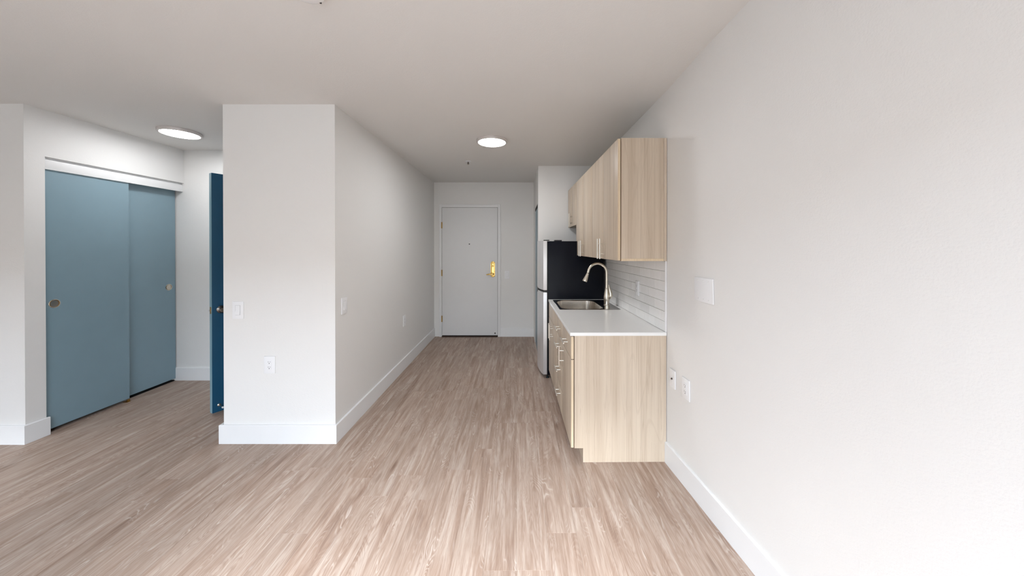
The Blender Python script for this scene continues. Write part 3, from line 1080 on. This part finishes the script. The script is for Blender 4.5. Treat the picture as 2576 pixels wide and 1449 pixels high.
# sink
sk = kthing('kitchen_sink', 'stainless steel drop-in sink set in the white counter', 'sink')
BW_B0, BW_B1, BW_A0, BW_A1 = 0.178, 0.572, 0.825, 1.302
bm = new_bm()
rz = CT + 0.0006
ro = lambda d, z: rrect(-SK_B1 + d, -SK_B0 - d, SK_A0 + d, SK_A1 - d, 0.016, z, 8)
bo = lambda d, z, rr: rrect(-BW_B1 + d, -BW_B0 - d, BW_A0 + d, BW_A1 - d, rr, z, 8)
ring_strip(bm, [ro(0, rz), ro(0.002, rz + 0.0032), ro(0.008, rz + 0.0036), ro(0.011, rz + 0.0022), bo(-0.008, rz + 0.0018, 0.088), bo(-0.002, rz + 0.0012, 0.082)], False, False)
add('deck', bm, 'sink_deck', sk)
bm = new_bm()
ring_strip(bm, [bo(-0.002, rz + 0.0012, 0.082), bo(0.003, rz - 0.003, 0.079), bo(0.010, rz - 0.09, 0.072), bo(0.016, rz - 0.155, 0.066), bo(0.034, rz - 0.176, 0.05), bo(0.10, rz - 0.182, 0.03)], False, True)
bl = add('bowl', bm, 'sink_steel', sk)
add('drain', lathe(new_bm(), (-(BW_B0 + BW_B1) / 2, (BW_A0 + BW_A1) / 2, rz - 0.1815), (0, 0, 1), [(0.045, 0), (0.044, 0.002), (0.034, 0.001), (0.010, 0.0012)], 24), 'nickel', sk)

# faucet
FA, FB = 1.022, 0.112
fc = thing('faucet', 'brushed nickel gooseneck faucet with pull-down head behind the sink', 'faucet', tuple(wm @ Vector((-FB, FA, rz + 0.0022))), KROT)
add('base', lathe(new_bm(), (0, 0, 0), (0, 0, 1), [(0.031, 0), (0.031, 0.003), (0.028, 0.006), (0.020, 0.007)], 28), 'nickel', fc)
add('body', lathe(new_bm(), (0, 0, 0.0072), (0, 0, 1), [(0.0255, 0), (0.0262, 0.02), (0.0280, 0.045), (0.0295, 0.065), (0.0285, 0.085), (0.0245, 0.11), (0.0190, 0.135), (0.0155, 0.155), (0.0135, 0.160)], 28), 'nickel', fc)
bm = new_bm()
zc, R = 0.311, 0.090
pts = [(0, 0, 0.165), (0, 0, 0.22), (0, 0, 0.27), (0, 0, zc)]
for k in range(1, 17):
    a = math.radians(172 * k / 16)
    pts.append((-R + R * math.cos(a), 0, zc + R * math.sin(a)))
e = Vector(pts[-1])
td = (Vector(pts[-1]) - Vector(pts[-2])).normalized()
pts.append(tuple(e + td * 0.012))
tube(bm, pts, 0.0122, 18)
add('spout', bm, 'nickel', fc)
h0 = e + td * 0.0122
add('collar', lathe(new_bm(), h0, td, [(0.0112, 0), (0.0112, 0.004)], 20), 'black_plastic', fc)
hdir = (td + Vector((-0.16, 0, 0))).normalized()
hd_ = add('spray_head', lathe(new_bm(), h0 + td * 0.0042, hdir, [(0.0128, 0), (0.0140, 0.012), (0.0175, 0.035), (0.0225, 0.066), (0.0240, 0.080), (0.0225, 0.084), (0.012, 0.085)], 24), 'nickel', fc)
bq = h0 + td * 0.0042 + hdir * 0.044 + Vector((-hdir.z, 0, hdir.x)) * 0.0185
lathe_b = lathe(new_bm(), bq, Vector((-hdir.z, 0, hdir.x)), [(0.0070, -0.004), (0.0070, 0.0022), (0.004, 0.0030)], 14)
add('spray_button', lathe_b, 'knob_metal', hd_)
bm = new_bm()
tube(bm, [(0.010, -0.014, 0.062), (0.022, -0.026, 0.078), (0.032, -0.029, 0.096), (0.032, -0.028, 0.116), (0.026, -0.026, 0.146), (0.019, -0.023, 0.178), (0.015, -0.021, 0.200)],
     [(0.010, 0.010), (0.017, 0.018), (0.019, 0.019), (0.018, 0.016), (0.014, 0.011), (0.010, 0.008), (0.004, 0.004)], 16)
add('lever', bm, 'nickel', fc)

# ------------------------------------------------------------------ fridge
fr = kthing('refrigerator', 'top-freezer fridge with black sides and stainless doors', 'refrigerator')
F0, F1 = 1.402, 1.975
FB0, FB1, FZ0, FZ1 = 0.035, 0.645, 0.034, 1.488
add('cabinet_body', B(-FB1, -FB0, F0, F1, FZ0, FZ1, bevel=0.004), 'fridge_black', fr)


def bow_door(z0, z1):
    bm = new_bm()
    n = 14
    pts = [(-FB1 - 0.008, F0 + 0.001)]
    for k in range(n + 1):
        u = k / n
        pts.append((-(FB1 + 0.046) - 0.044 * math.sin(PI * u) ** 0.75, F0 + 0.001 + (F1 - F0 - 0.002) * u))
    pts.append((-FB1 - 0.008, F1 - 0.001))
    prism(bm, pts, 'z', z0, z1)
    es = [e for e in bm.edges if abs(e.verts[0].co.z - e.verts[1].co.z) < 1e-6]
    bmesh.ops.bevel(bm, geom=es, offset=0.003, segments=2, affect='EDGES', profile=0.5)
    return bm


ZS = 0.945
for nm, z0, z1 in (('freezer_door', ZS + 0.012, FZ1 + 0.004), ('fridge_door', 0.040, ZS - 0.012)):
    d = add(nm, bow_door(z0, z1), 'stainless', fr, label='stainless steel door', smooth=40)
    add('gasket', B(-FB1 - 0.0078, -FB1 - 0.0004, F0 + 0.004, F1 - 0.004, z0 + 0.004, z1 - 0.004), 'black_plastic', d, smooth=None)
bm = new_bm()
box(bm, -FB1 - 0.040, -FB1 - 0.001, F0 + 0.004, F1 - 0.004, ZS - 0.010, ZS + 0.010)
add('split_strip', bm, 'black_plastic', fr, smooth=None)
bm = new_bm()
rings = []
for k in range(13):
    u = 0.40 + 0.56 * k / 12
    a = F0 + 0.001 + (F1 - F0 - 0.002) * u
    xo = -(FB1 + 0.046) - 0.044 * math.sin(PI * u) ** 0.75 - 0.0025
    zb = ZS - 0.013 - 0.040 * math.sin(PI * k / 12) ** 0.6
    rings.append([Vector((xo, a, ZS + 0.013)), Vector((xo, a, zb)), Vector((xo + 0.02, a, zb)), Vector((xo + 0.02, a, ZS + 0.013))])
ring_strip(bm, rings)
add('handle_scoop', bm, 'black_plastic', fr, smooth=None, label='black recessed door grip')
bm = new_bm()
box(bm, -FB1 - 0.042, -FB1 + 0.02, F0 + 0.012, F0 + 0.05, FZ1 + 0.0045, FZ1 + 0.014, bevel=0.003)
add('hinge_cover', bm, 'black_plastic', fr)
bm = new_bm()
box(bm, -FB1 + 0.075, -FB1 + 0.155, F0 + 0.008, F0 + 0.07, FZ1 + 0.0004, FZ1 + 0.013, bevel=0.004)
add('hinge_cover', bm, 'black_plastic', fr)
for a in (F0 + 0.017, F1 - 0.035):
    for b in (FB1 + 0.002, FB0 + 0.05):
        add('foot', lathe(new_bm(), (-b, a, 0.0006), (0, 0, 1), [(0.014, 0), (0.016, 0.004), (0.014, 0.012), (0.008, 0.016), (0.008, 0.0335)], 16), 'foot_black', fr)
